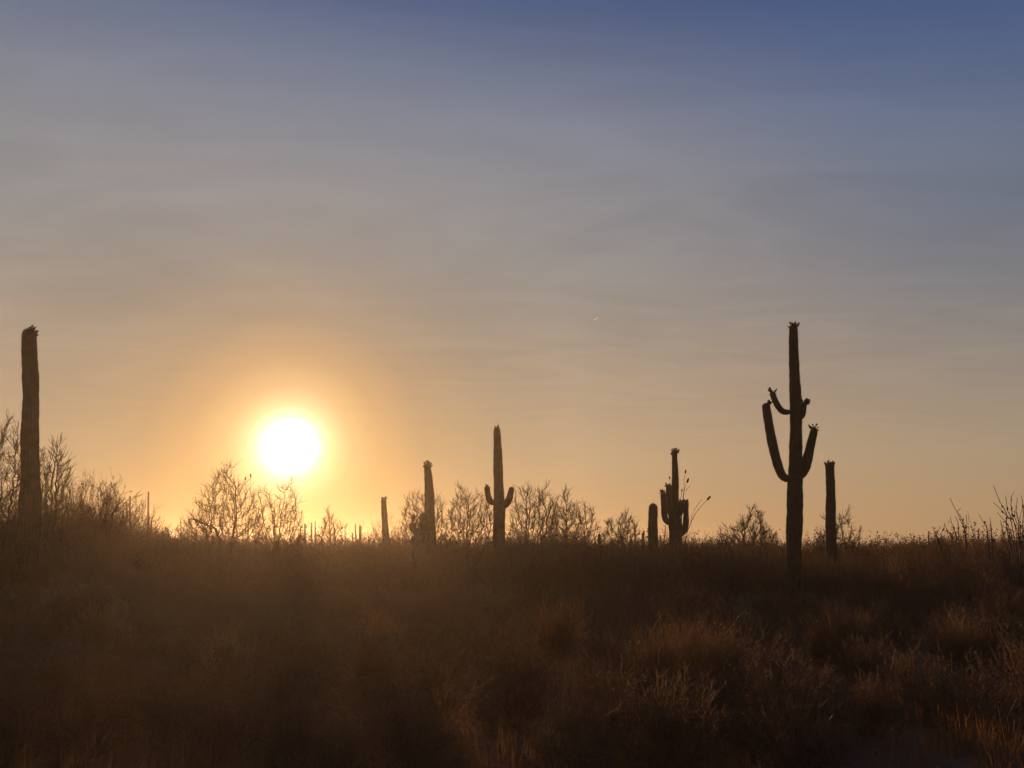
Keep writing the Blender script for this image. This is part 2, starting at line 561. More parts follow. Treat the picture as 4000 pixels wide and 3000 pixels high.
saguaro('candelabra saguaro with four crowded upright arms crowned with fruit', 33,
        [(2636, 2230, 50), (2637, 2140, 49), (2638, 2065, 52), (2634, 2010, 46), (2635, 1960, 36), (2637, 1900, 28), (2637, 1860, 26), (2635, 1790, 22), (2635, 1758, 21)],
        arms=[dict(pts=[(2630, 2042, 22), (2608, 2040, 22), (2597, 2020, 22), (2594, 1980, 21), (2592, 1940, 20), (2591, 1922, 19)],
                   fruit=dict(count=16, size=.95, rows=(0, 1.2))),
              dict(pts=[(2632, 2030, 20), (2622, 2010, 24), (2617, 1970, 23), (2613, 1925, 20), (2611, 1894, 17)],
                   depth=[0, -.3, -.5, -.5, -.5], fruit=dict(count=16, size=.95, rows=(0, 1.2))),
              dict(pts=[(2640, 2020, 24), (2655, 2000, 25), (2661, 1975, 25), (2662, 1957, 24)],
                   depth=[0, -.35, -.5, -.5], fruit=dict(count=12, size=.95, rows=(0, .8))),
              dict(pts=[(2645, 2090, 26), (2668, 2078, 26), (2679, 2045, 22), (2680, 2000, 18), (2680, 1970, 18), (2679, 1957, 18)],
                   fruit=dict(count=20, size=.95, rows=(0, 2.5)))],
        fruit=dict(count=30, size=.95, rows=(0, 1.7)), ribs=18, seed=16)
saguaro('tallest saguaro with two long curved arms and two short high arms', 22,
        [(3102, 2330, 64), (3102, 2196, 62), (3103, 2060, 63), (3104, 1900, 64), (3109, 1830, 54), (3109, 1664, 49), (3104, 1465, 43), (3100, 1350, 36), (3099, 1285, 32), (3099, 1268, 29)],
        arms=[dict(pts=[(3088, 1872, 34), (3060, 1862, 35), (3040, 1820, 36), (3018, 1740, 34), (3003, 1660, 31), (2994, 1600, 30), (2992, 1575, 28)],
                   fruit=dict(count=9, size=.95, bias=-.6, rows=(0, .7))),
              dict(pts=[(3090, 1609, 22), (3062, 1609, 23), (3044, 1594, 24), (3030, 1570, 22), (3020, 1544, 21), (3018, 1530, 20)],
                   depth=[0, .05, .1, .1, .1, .1], fruit=dict(count=12, size=1.0, rows=(0, .8))),
              dict(pts=[(3112, 1640, 26), (3130, 1622, 27), (3137, 1595, 24), (3140, 1572, 22)],
                   depth=[0, -.12, -.2, -.2], fruit=dict(count=13, size=1.0, bias=-.2, rows=(0, .8))),
              dict(pts=[(3118, 1866, 36), (3140, 1840, 37), (3156, 1785, 35), (3168, 1730, 31), (3178, 1690, 27), (3180, 1672, 25)],
                   fruit=dict(count=10, size=.95, rows=(0, .8)))],
        fruit=dict(count=14, size=.95, rows=(0, .8)), ribs=20, seed=17)
saguaro('straight armless saguaro wearing a tidy ring of fruit beside a bare tree', 30,
        [(3246, 2230, 45), (3246, 2130, 43), (3245, 1960, 39), (3242, 1850, 35), (3241, 1815, 34), (3241, 1806, 32)],
        fruit=dict(count=26, size=.9, spread=.62, rows=(.2, 1.0)), ribs=18, seed=18)
# far saguaros
saguaro('slim distant saguaro with a parallel side arm above the left brush rise', 95,
        [(508, 2080, 8), (508, 2010, 8), (508, 1937, 6)],
        arms=[dict(pts=[(506, 2035, 6), (498, 2030, 7), (496, 2000, 7), (494, 1962, 6)]),
              dict(pts=[(508, 1985, 7), (504, 1978, 8), (502, 1966, 7)])], ribs=12, seed=21, spines=False, detail=.5)
saguaro('distant single saguaro column beside a slanting dead branch', 90,
        [(578, 2080, 10), (579, 2000, 9), (580, 1920, 6)], ribs=12, seed=22, spines=False, detail=.5)
far = [(706, 2021, 130, 4), (1191, 2044, 105, 7), (1217, 2041, 110, 6), (1231, 2036, 115, 5), (1377, 2079, 120, 5),
       (1389, 2045, 120, 5), (1407, 2052, 90, 10), (1879, 2068, 130, 5), (1859, 2093, 140, 4), (2341, 2084, 80, 12),
       (2512, 2078, 80, 11), (2579, 2090, 120, 6), (2836, 2102, 140, 5), (3462, 2104, 110, 5), (3627, 2074, 110, 5),
       (3652, 2079, 115, 4), (3823, 2064, 100, 5), (1900, 2095, 150, 4), (768, 2068, 140, 4), (1308, 2062, 125, 5)]
for k, (x, y, D, w) in enumerate(far):
    saguaro('small distant saguaro column poking above the scrub on the horizon', D,
            [(x + .5, y + 70, w * 1.15), (x, y + 25, w * 1.05), (x, y, w * .85)], ribs=12, seed=40 + k, spines=False, detail=.5,
            group='far saguaros on the horizon')

# ------------------------------------------------------------------ bare desert trees
def bare_tree(name, label, px, base_py, D, width_px, top_py, seed, stems=4, spread=.55, k=(7, 7, 6), up=.10, group=None,
              twig=.0088, lean=0.0, r0=.07, ext=None, cat='tree'):
    rg = np.random.default_rng(seed)
    p0 = at(px, base_py, D)
    gz = float(ground_z(p0[0], D)) - .05
    org = np.array([p0[0], D, gz])
    hgt = at(px, top_py, D)[2] - gz
    wid = width_px * px2m(px, base_py, D)
    az = rg.uniform(0, 2 * np.pi) + np.arange(stems) / stems * 2 * np.pi + rg.normal(size=stems) * .3
    tilt = rg.uniform(.35, 1.0, stems) * spread * 1.5
    d = np.stack([np.cos(az) * np.sin(tilt) + lean, np.sin(az) * np.sin(tilt), np.cos(tilt)], 1)
    st = np.stack([np.cos(az), np.sin(az), 0 * az], 1) * .09
    ln = rg.uniform(.75, 1.1, stems) * hgt * .62
    n0 = 9
    P0 = polyl(rg, st, norm(d), ln, n0, .13, .03)
    R0 = taper(r0 * rg.uniform(.7, 1.1, stems), n0, .38)
    lv = [(P0, ln, R0)]
    prm = [(k[0] + 1, .18, 46, .68, .75, 8, .15, up), (k[1] + 1, .15, 44, .58, .7, 6, .17, up * 1.2), (k[2], .15, 40, .52, .75, 4, .19, up * 1.2)]
    crown = Acc()
    P, Ln, Rr = P0, ln, R0
    for j, (kk, tm, an, lr, rr, n, wa, uu) in enumerate(prm):
        pos, dd, l2, r2 = children(rg, P, Ln, Rr, kk, tm, an, lr, rr)
        P = polyl(rg, pos, dd, l2, n, wa, uu)
        Rr = np.maximum(taper(np.maximum(r2, twig * 1.1), n, .35), twig * (.75 if j == 2 else .9))
        Ln = l2
        lv.append((P, Ln, Rr))
        tubes(crown, P, Rr, 4 if j < 2 else 3)
    allv = crown.verts()
    x0, x1 = np.percentile(allv[:, 0], [1.0, 99.0])
    z1 = np.percentile(allv[:, 2], 99.7)
    sx, sz = wid / (x1 - x0), hgt / z1
    def xf(V):
        return V * np.array([sx, (sx + sz) / 2, sz])
    root = empty(name, tuple(org))
    tag(root, label, cat, group)
    for i in range(stems):
        a = Acc()
        tubes(a, P0[i:i + 1], R0[i:i + 1], 7)
        part('trunk', a.mesh('trunk', xform=xf), M_BARK, root)
    part('crown', crown.mesh('crown', xform=xf), M_TWIG, root)
    return root
def dome_tree(label, px, base_py, D, width_px, top_py, seed, stems=3, low=.12, up=.25, attract=520, twigs=3, lean=0.0, tip=.0085, flat=1.0, group=None):
    """branches grown towards points spread through an uneven dome"""
    rg = np.random.default_rng(seed)
    attract = int(attract * 2.1)
    p0 = at(px, base_py, D)
    gz = float(ground_z(p0[0], D)) - .05
    org = np.array([p0[0], D, gz])
    H = at(px, top_py, D)[2] - gz
    Wd = width_px * px2m(px, base_py, D) / 2
    # uneven dome of growth points
    dv = norm(rg.normal(size=(attract * 2, 3)))
    dv[:, 2] = np.abs(dv[:, 2])
    lobe = 1 + .12 * np.sin(3 * np.arctan2(dv[:, 1], dv[:, 0]) + rg.uniform(0, 6)) * (1 - dv[:, 2]) + .08 * np.sin(dv[:, 0] * 7 + rg.uniform(0, 6)) + .05 * np.sin(dv[:, 0] * 15 + dv[:, 1] * 9 + rg.uniform(0, 6))
    rad = rg.random(attract * 2) ** .42 * lobe * .95
    A = dv * rad[:, None] * np.array([Wd, Wd * .8, H * (1 - low)]) + np.array([lean * Wd, 0, H * low])
    keep = A[:, 2] > H * (low + .10 * rg.random(len(A)))
    A = A[keep][:attract]
    step = H * .026
    N_, par, root_id = [], [], []
    for k in range(stems):
        a = rg.uniform(0, 6.283) if stems > 1 else 0
        d = norm(np.array([math.cos(a) * .45 + lean * .3, math.sin(a) * .35, 1.0]))
        p = np.array([math.cos(a) * .08, math.sin(a) * .08, 0.0])
        last = -1
        for q in range(int(max(3, low * H * rg.uniform(.7, 1.4) / step))):
            N_.append(p); par.append(last); root_id.append(k)
            last = len(N_) - 1
            d = norm(d + rg.normal(size=3) * .16)
            p = p + d * step
    N_ = np.array(N_)
    def near(A_, B_):
        d2 = ((A_[:, None, :] - B_[None]) ** 2).sum(-1)
        j = d2.argmin(1)
        return np.sqrt(d2[np.arange(len(A_)), j]), j
    dist, idx = near(A, N_)
    alive = np.ones(len(A), bool)
    for it in range(110):
        if not alive.any():
            break
        act = np.where(alive)[0]
        vec = norm(A[act] - N_[idx[act]])
        uq, inv = np.unique(idx[act], return_inverse=True)
        sm = np.zeros((len(uq), 3))
        np.add.at(sm, inv, vec)
        sm = norm(norm(sm) + rg.normal(size=sm.shape) * .22 + np.array([0, 0, up * .12]))
        newp = N_[uq] + sm * step * rg.uniform(.8, 1.15, (len(uq), 1))
        base = len(N_)
        N_ = np.vstack([N_, newp])
        par += list(uq)
        root_id += [root_id[u] for u in uq]
        d2, j2 = near(A[act], newp)
        better = d2 < dist[act]
        dist[act[better]] = d2[better]
        idx[act[better]] = base + j2[better]
        alive &= dist > step * 1.45
        if len(N_) > 5000:
            break
    par = np.array(par)
    root_id = np.array(root_id)
    n = len(N_)
    tips = np.zeros(n)
    kids = np.bincount(par[par >= 0], minlength=n)
    tips[kids == 0] = 1
    for i in range(n - 1, -1, -1):
        if par[i] >= 0:
            tips[par[i]] += tips[i]
    rad = tip * tips ** .44
    root = empty('bare_tree', tuple(org))
    tag(root, label, 'tree', group)
    seg = np.where(par >= 0)[0]
    P = np.stack([N_[par[seg]], N_[seg] + (N_[seg] - N_[par[seg]]) * .12], 1)
    Rr = np.stack([np.minimum(rad[par[seg]], rad[seg] * 1.25), rad[seg]], 1)
    thick = rad[seg] > rad.max() * .42
    for k in range(stems):
        m = thick & (root_id[seg] == k)
        if m.any():
            a = Acc()
            tubes(a, P[m], Rr[m], 7)
            part('trunk', a.mesh('trunk'), M_BARK, root)
    cr = Acc()
    m = ~thick
    tubes(cr, P[m], Rr[m], 3)
    # fine whiskery shoots on the outer branches
    outer = np.where((tips <= 6) & (par >= 0))[0]
    o = np.repeat(outer, twigs)
    o = o[rg.random(len(o)) < .92]
    d = norm(norm(N_[o] - N_[par[o]]) + rg.normal(size=(len(o), 3)) * .55 + np.array([0, 0, up * .8]) + .5 * norm(N_[o] - np.array([0, 0, H * .25])))
    T_ = polyl(rg, N_[o], d, H * rg.uniform(.03, .105, len(o)), 3, .2, up * .3)
    tubes(cr, T_, np.tile(np.array([.9, .8, .6]) * tip, (len(o), 1)), 3)
    part('crown', cr.mesh('crown'), M_TWIG, root)
    return root
dome_tree('upright bare tree mostly past the near side of the thick armless saguaro', -10, 2010, 25, 330, 1640, 101, 4, .10, .6, 560, 3)
dome_tree('dense rounded bare tree directly behind the thick armless saguaro', 175, 2010, 24, 250, 1700, 102, 5, .08, .6, 560, 3)
bare_tree('bare_tree', 'fan shaped bare shrub tree on the brushy rise with whiskery shoots', 385, 2050, 34, 185, 1850, 103, 8, .6, (6, 6, 5), .12, r0=.045)
bare_tree('bare_tree', 'wispy bare sapling around the slim distant two stemmed saguaro', 540, 2080, 45, 110, 1945, 104, 4, .6, (4, 5, 4), .10, r0=.035, twig=.006)
big = dome_tree('large spreading bare tree with a long low drooping limb beside the sun', 880, 2130, 40, 345, 1815, 105, 3, .12, .45, 560, 3, lean=-.08, tip=.0098)
o_ = np.array(big.location)
lp = np.array([at(x, y, 39.6) - o_ for x, y in ((885, 2125), (850, 2085), (815, 2055), (775, 2036), (748, 2026), (735, 2031))])
lp[0] = (0, 0, .05)
la = catmull(np.column_stack([lp, np.linspace(.075, .022, len(lp))]), 22)
ac = Acc()
tubes(ac, la[None, :, :3], la[None, :, 3], 7)
part('limb', ac.mesh('limb'), M_BARK, big)
dome_tree('delicate open bare tree right under the sun', 1080, 2130, 37, 290, 1868, 106, 3, .12, .3, 420, 3, lean=.05, tip=.0075)
dome_tree('low twiggy bare bush between clustered small far saguaros', 1285, 2130, 52, 160, 1985, 107, 5, .08, .6, 300, 3, tip=.0108)
bare_tree('bare_tree', 'thin upright bare brush around the short flat topped saguaro', 1480, 2130, 52, 150, 1990, 108, 10, .45, (4, 4, 3), .12, r0=.03)
dome_tree('bare tree behind the saguaro with the bushy fruit ring', 1645, 2120, 42, 265, 1900, 109, 3, .12, .35, 560, 3, tip=.0098)
dome_tree('bare tree with a twisted dark trunk between two middle saguaros', 1830, 2120, 43, 265, 1888, 110, 1, .20, .25, 600, 3, tip=.0098)
dome_tree('broad bare tree just beside the two armed saguaro', 2085, 2130, 40, 270, 1868, 111, 4, .10, .5, 620, 3, tip=.0098)
dome_tree('lower bare tree spreading from the broad tree toward open horizon', 2225, 2130, 43, 265, 1915, 112, 3, .12, .4, 560, 3, tip=.0098)
dome_tree('small bare tree beside the young barrel shaped saguaro', 2430, 2140, 50, 215, 1985, 113, 3, .12, .5, 420, 3, tip=.0108)
dome_tree('dome shaped bare tree standing alone beside the tallest saguaro', 2940, 2170, 42, 300, 1985, 114, 4, .14, .5, 460, 3, tip=.0098)
dome_tree('crooked open bare tree behind the straight armless saguaro', 3285, 2150, 36, 255, 1985, 115, 2, .16, .3, 200, 3, tip=.0092)
bare_tree('bare_tree', 'low spindly bare bush between the tallest and straight saguaros', 3170, 2160, 40, 70, 2065, 116, 4, .6, (5, 5, 4), .06, r0=.03)

# a slanting dead branch on the left rise
def dead_branch(label, pix, D, r):
    P = np.array([at(x, y, D) for x, y in pix])
    P[0][2] = min(P[0][2], float(ground_z(P[0][0], D)) + .0)
    org = P[0].copy()
    A = catmull(np.column_stack([P - org, np.linspace(r, r * .45, len(P))]), 14)
    a = Acc()
    tubes(a, A[None, :, :3], A[None, :, 3], 6)
    o = part('dead_branch', a.mesh('dead_branch'), M_BARK, None, tuple(org))
    tag(o, label, 'branch')
dead_branch('slanting dead branch beside the distant single saguaro column', [(584, 2130), (592, 2035), (600, 2018), (608, 2000)], 60, .06)
dead_branch('dark dead stick leaning under an arm of the candelabra saguaro', [(2592, 2230), (2594, 2140), (2597, 2090), (2600, 2052)], 32.5, .028)

# ------------------------------------------------------------------ ocotillos
SPIKE = None
def ocotillo(label, px, D, canes, seed, r=.016, base_py=2200, name='ocotillo', cat='ocotillo', knots=0, spike_len=.2, group=None):
    """canes: list of (pixel polyline from low to tip, depth offset, tip kind)"""
    global SPIKE
    rg = np.random.default_rng(seed)
    p0 = at(px, base_py, D)
    org = np.array([p0[0], D, float(ground_z(p0[0], D)) - .04])
    root = empty(name, tuple(org))
    tag(root, label, cat, group)
    if SPIKE is None:
        a = lathe([(0, .2), (.15, .75), (.35, 1), (.6, .95), (.85, .55), (1, .1)], 7)
        V = a.v[0]
        V += np.random.default_rng(5).normal(size=V.shape) * np.array([.16, .16, .03])
        SPIKE = a.mesh('flower_spike')
        SPIKE.materials.append(M_FRUIT)
    for pix, off, tip in canes:
        P = [np.zeros(3)] + [at(x, y, D + off * (i + 1) / len(pix)) - org for i, (x, y) in enumerate(pix)]
        n = 16
        A = catmull(np.column_stack([P, np.linspace(r, r * .5, len(P))]), n)
        A[1:, :3] += rg.normal(size=(n - 1, 3)) * .006
        a = Acc()
        tubes(a, A[None, :, :3], A[None, :, 3], 5)
        # short thorns and leaf remnants along the cane
        idx = rg.integers(2, n - 1, 50)
        f = rg.random((50, 1))
        pos = A[idx, :3] * f + A[idx - 1, :3] * (1 - f)
        leaves(a, rg, pos, .035, .6)
        c = part('cane', a.mesh('cane'), M_BARK, root)
        if tip:
            d = norm(A[-1, :3] - A[-3, :3])
            q = Vector(d).to_track_quat('Z', 'Y').to_euler()
            part('flower_spike', SPIKE, None, c, tuple(A[-1, :3] - d * .03), q, (.042 * tip, .042 * tip, spike_len * tip))
        for _ in range(knots):
            j = int(rg.integers(n // 2, n - 2))
            q = Vector(norm(A[j + 1, :3] - A[j, :3]) + rg.normal(size=3) * .3).to_track_quat('Z', 'Y').to_euler()
            part('leaf_cluster', SPIKE, None, c, tuple(A[j, :3] + rg.normal(size=3) * .02), q, (.024, .024, .08))
    return root
def g4(x, y):                      # pixel of the 700 px wide detail view
    return (2300 + x * .3316, 1700 + y * .3316)
ocotillo('leafless ocotillo whose seed headed canes rise beside the candelabra saguaro', 2655, 33.8,
         [([(2655, 2140), g4(1110, 740), g4(1130, 630), g4(1118, 540), g4(1140, 440)], .2, .8),
          ([(2656, 2140), g4(1112, 730), g4(1132, 620), g4(1160, 550)], .2, 1.1),
          ([(2657, 2140), g4(1115, 740), g4(1140, 660), g4(1200, 592)], .3, 0),
          ([(2650, 2140), g4(1085, 760), g4(1092, 660)], .1, .7),
          ([(2630, 2140), g4(965, 700), g4(960, 560), g4(950, 512)], .5, .8)], 201, base_py=2200, r=.013)
ocotillo('leafless ocotillo with forked canes leaning out past the candelabra saguaro', 2668, 31.5,
         [([g4(1130, 1290), g4(1210, 1010), g4(1235, 900), g4(1330, 750)], .1, 0),
          ([g4(1132, 1290), g4(1212, 1015), g4(1290, 880), g4(1395, 760)], .1, 1.15),
          ([g4(1125, 1290), g4(1155, 1210), g4(1200, 1135)], .2, 0)], 202, base_py=2220, r=.013)
ocotillo('thin ocotillo with two tipped canes between trees below the sun', 960, 36,
         [([(958, 2080), (960, 1990), (958, 1874)], 0, .8), ([(966, 2080), (975, 1960), (979, 1862)], .1, .9),
          ([(950, 2080), (940, 2000), (935, 1935)], .1, 0)], 203, base_py=2180, r=.012)
def g6(x, y):
    return (3300 + x * .3618, 1800 + y * .3618)
ocotillo('branching leafless ocotillo with knotted stems on the right brush skyline', 3765, 25,
         [([g6(1300, 820), g6(1250, 600), g6(1200, 530), g6(1135, 400)], .2, 0),
          ([g6(1310, 820), g6(1270, 680), g6(1215, 560), g6(1248, 510)], .3, 0),
          ([g6(1200, 830), g6(1180, 740), g6(1135, 610)], .1, 0),
          ([g6(1310, 830), g6(1318, 700), g6(1308, 575)], -.2, 0),
          ([g6(1160, 850), g6(1120, 770), g6(1075, 680)], -.1, 0),
          ([g6(1230, 830), g6(1230, 700), g6(1195, 600)], .1, 0),
          ([g6(1010, 840), g6(980, 780), g6(950, 712)], .2, 0),
          ([g6(1050, 840), g6(1060, 760), g6(1078, 670)], .2, 0),
          ([g6(990, 840), g6(1000, 780), g6(1030, 705)], .2, 0)], 204, base_py=2230, r=.014, knots=2)
ocotillo('sparse three stemmed ocotillo between two fuller ones', 3868, 24,
         [([g6(1550, 830), g6(1520, 700), g6(1450, 580)], .1, 0), ([g6(1545, 830), g6(1535, 740), g6(1520, 650)], .1, 0),
          ([g6(1590, 830), g6(1580, 720), g6(1565, 610)], 0, 0), ([g6(1580, 760), g6(1575, 705), g6(1550, 695)], 0, 0)], 205, base_py=2230, r=.012, knots=1)
ocotillo('full many caned ocotillo at the right end of the skyline', 3975, 22,
         [([g6(1760, 800), g6(1740, 560), g6(1690, 470), g6(1606, 265)], .2, 0),
          ([g6(1830, 800), g6(1760, 600), g6(1700, 540), g6(1610, 455)], -.2, 0),
          ([g6(1800, 800), g6(1720, 650), g6(1650, 560)], .3, 0),
          ([g6(1870, 800), g6(1760, 540), g6(1735, 375)], .1, 0),
          ([g6(1850, 800), g6(1790, 440), g6(1825, 330)], -.1, 0),
          ([g6(1900, 800), g6(1850, 560), g6(1870, 400)], .2, 0),
          ([g6(1920, 800), g6(1930, 500), g6(1900, 370)], -.2, 0),
          ([g6(1880, 800), g6(1840, 620), g6(1845, 480)], .3, 0),
          ([g6(1940, 800), g6(1960, 560), g6(1990, 400)], .1, 0),
          ([g6(1900, 800), g6(1880, 640), g6(1930, 480)], .1, 0),
          ([g6(1960, 800), g6(2000, 560), g6(2060, 420)], .1, 0),
          ([g6(1720, 830), g6(1700, 730), g6(1680, 640)], .1, 0),
          ([g6(1780, 830), g6(1740, 720), g6(1690, 690)], .1, 0)], 206, base_py=2230, r=.013, knots=2)

# ------------------------------------------------------------------ prickly pear beside the fruit-ringed saguaro
def prickly_pear(label, px, D, seed, top_py, w_px):
    rg = np.random.default_rng(seed)
    p = at(px, 2150, D)
    org = np.array([p[0], D, float(ground_z(p[0], D)) - .03])
    root = empty('prickly_pear', tuple(org))
    tag(root, label, 'cactus')
    # a pad: flattened egg
    prof = [(0, .12), (.12, .42), (.35, .80), (.6, .98), (.8, .86), (.94, .5), (1, .06)]
    a = lathe([(z, r * .42) for z, r in prof], 12)
    a.v[0][:, 1] *= .2
    me = a.mesh('pad')
    me.materials.append(M_PAD)
    H = at(px, top_py, D)[2] - org[2]
    todo = [((rg.uniform(-.16, .12), rg.uniform(-.15, .15), .0), 0) for _ in range(4)]
    n = 0
    while todo and n < 60:
        pos, lev = todo.pop(0)
        n += 1
        s = rg.uniform(.34, .44)
        d = norm(np.array([rg.normal() * .12 - .25 * pos[0], rg.normal() * .12, 1.0]))
        q = Vector(d).to_track_quat('Z', 'Y')
        e = q.to_euler()
        e.rotate_axis('Z', rg.uniform(-.8, .8))
        part('pad', me, None, root, tuple(pos), e, (s * 1.0, s * 1.0, s))
        tip = np.array(pos) + d * s * .92
        if tip[2] + .3 < H * (1 if pos[0] < 0 else .8):
            for _ in range(2 if lev == 3 else 1):
                todo.append((tuple(tip + np.array([rg.normal() * .10, rg.normal() * .05, -.03])), lev + 1))
prickly_pear('dark prickly pear of stacked round pads against the saguaro foot', 1659, 33.0, 301, 2006, 90)

# ------------------------------------------------------------------ shrub kinds
def shrub_variant(seed, height, width, stems, k1, k2, leafn, leaf, stem_r=.0035, upright=.35):
    rg = np.random.default_rng(seed)
    az = rg.uniform(0, 2 * np.pi, stems)
    tilt = np.abs(rg.normal(size=stems)) * .55 + .08
    tilt = np.clip(tilt, 0, 1.15) * width / height
    d = np.stack([np.cos(az) * np.sin(tilt), np.sin(az) * np.sin(tilt), np.cos(tilt)], 1)
    st = np.stack([np.cos(az), np.sin(az), 0 * az], 1) * rg.uniform(0, .10, (stems, 1)) * width
    ln = height * rg.uniform(.7, 1.12, stems) * (1 - .22 * np.clip(tilt, 0, 1))
    P = polyl(rg, st, d, ln, 6, .10, .06 * upright)
    Rr = taper(np.full(stems, stem_r * 1.5), 6, .45)
    a, lf = Acc(), Acc()
    tubes(a, P, Rr, 3)
    pos, dd, l2, r2 = children(rg, P, ln, Rr, k1, .3, 34, .42, .8)
    P1 = polyl(rg, pos, dd, l2, 4, .12, .12 * upright)
    R1 = taper(np.maximum(r2, stem_r * .7), 4, .5)
    tubes(a, P1, R1, 3)
    Pl = P1
    if k2:
        pos, dd, l3, r3 = children(rg, P1, l2, R1, k2, .25, 36, .5, .8)
        P2 = polyl(rg, pos, dd, l3, 3, .14, .14 * upright)
        tubes(a, P2, taper(np.maximum(r3, stem_r * .6), 3, .6), 3)
        Pl = P2
    if leafn:
        i = rg.integers(0, len(Pl), leafn)
        t = rg.random((leafn, 1))
        j = rg.integers(0, Pl.shape[1] - 1, leafn)
        leaves(lf, rg, Pl[i, j] * t + Pl[i, j + 1] * (1 - t), leaf)
    return a.mesh('stems'), (lf.mesh('foliage', False) if leafn else None)
BURSAGE = [shrub_variant(500 + i, .62, .75, 60, 6, 3, 2200, .014) for i in range(4)]
CREOSOTE = [shrub_variant(520 + i, 1.55, 1.05, 30, 7, 4, 4200, .020, .0050, .6) for i in range(4)]
BRITTLE = [shrub_variant(540 + i, .85, .62, 150, 5, 0, 500, .020, .0030, .9) for i in range(3)]
for a, b in BURSAGE:
    a.materials.append(M_STEM); b.materials.append(M_LEAF)
for a, b in CREOSOTE:
    a.materials.append(M_STEM); b.materials.append(M_LEAF)
for a, b in BRITTLE:
    a.materials.append(M_STRAW); b.materials.append(M_STRAW)
def place_shrub(name, var, x, y, s, rot, label, group, sz=None, cat='shrub'):
    root = empty(name, (x, y, float(ground_z(x, y)) - .03))
    root.rotation_euler = (0, 0, rot)
    root.scale = (s, s, s * (sz or 1))
    tag(root, label, cat, group)
    part('stems', var[0], None, root)
    if var[1] is not None:
        part('foliage', var[1], None, root)
    return root
rs = np.random.default_rng(77)
def wedge(n, d0, d1, power=1.0, margin=1.07, rg=rs):
    D = d0 + (d1 - d0) * rg.random(n) ** power
    x = rg.uniform(-1, 1, n) * D * math.tan(R(HFOV / 2)) * margin
    return x, D
# pale upright brittle shrubs that catch the light in the near brush
special = [(2560, 9.2, .95), (2790, 9.0, 1.0), (2680, 9.8, 1.0), (2180, 12.0, 1.05), (3230, 12.5, 1.1), (3330, 12.8, .95), (3180, 9.4, .55),
           (1500, 13, .9), (900, 11, .9), (420, 12, 1.0), (3700, 12, .95), (3900, 15, 1.05)]
for k, (px, D, s) in enumerate(special):
    x = at(px, 2150, D)[0]
    place_shrub('brittle_shrub', BRITTLE[k % 3], x, D, s, rs.uniform(0, 6), 'pale straw coloured upright shrub standing out of the dark brush',
                'pale upright shrubs in the brush')
pts = []
def free(x, y, r):
    for (a, b, c) in pts:
        if (a - x) ** 2 + (b - y) ** 2 < (r + c) ** 2 * .30:
            return False
    pts.append((x, y, r))
    return True
x_, y_ = wedge(1400, 6.4, 24, 1.0)
cnt = 0
for x, y in zip(x_, y_):
    if cnt >= 260:
        break
    s = rs.uniform(.7, 1.35)
    if not free(x, y, .55 * s):
        continue
    place_shrub('bursage_shrub', BURSAGE[int(rs.integers(0, 4))], x, y, s, rs.uniform(0, 6), 'low leafy rounded shrub in the dark desert brush', 'low leafy shrubs in the brush')
    cnt += 1
x_, y_ = wedge(1200, 13, 46, .7)
cnt = 0
for x, y in zip(x_, y_):
    if cnt >= 280:
        break
    s = rs.uniform(.45, .75) if y < 20 else rs.uniform(1.0, 1.3)
    if -x / y > .47 and 18 < y < 40:
        s *= 1.15
    if x / y > .30:
        s *= .80
    if not free(x, y, .5 * s):
        continue
    place_shrub('creosote_bush', CREOSOTE[int(rs.integers(0, 4))], x, y, s, rs.uniform(0, 6), 'taller twiggy leafy bush among the brush below the skyline', 'taller leafy bushes in the brush')
    cnt += 1

# ------------------------------------------------------------------ scrub mass, grass and stones that nobody could count
def far_scrub():
    rg = np.random.default_rng(900)
    acc = Acc()
    n = 2300
    D = 34 + (170 - 34) * rg.random(n) ** 1.25
    x = rg.uniform(-1, 1, n) * D * math.tan(R(HFOV / 2)) * 1.12
    for cx, cy in zip(x, D):
        h = rg.uniform(1.25, 2.15) * (1.0 + .0045 * cy) * (1.3 if rg.random() < .22 else 1)
        if abs(cx - 10) < 30 and cy < 60:
            h *= .9
        w = h * rg.uniform(.6, 1.0)
        z = float(ground_z(cx, cy))
        m = 190 if cy < 60 else (120 if cy < 100 else 60)
        b = 22
        az = rg.uniform(0, 6.283, b)
        tl = rg.uniform(.0, 1.0, b) ** .8
        d = np.stack([np.cos(az) * np.sin(tl), np.sin(az) * np.sin(tl), np.cos(tl)], 1)
        P = polyl(rg, np.tile([cx, cy, z], (b, 1)), d, h * rg.uniform(.8, 1.08, b), 4, .14, .0)
        ribbons(acc, P, np.tile([.014, .011, .008, .004], (b, 1)), np.tile([1., 0, 0], (b, 1)))
        sz = (.10 if cy < 60 else .17) if cy < 100 else .24
        ii = rg.integers(0, b, m)
        t = 3 * (.25 + .75 * rg.random(m) ** .7)
        k0 = np.minimum(t.astype(int), 2)
        f = (t - k0)[:, None]
        pos = P[ii, k0] * (1 - f) + P[ii, k0 + 1] * f + rg.normal(size=(m, 3)) * sz * .45
        leaves(acc, rg, pos, sz, .5)
    o = part('desert_scrub', acc.mesh('desert_scrub', False), M_SCRUB)
    tag(o, 'dark unbroken desert scrub filling the plain to the horizon', 'scrub', kind='stuff')
far_scrub()
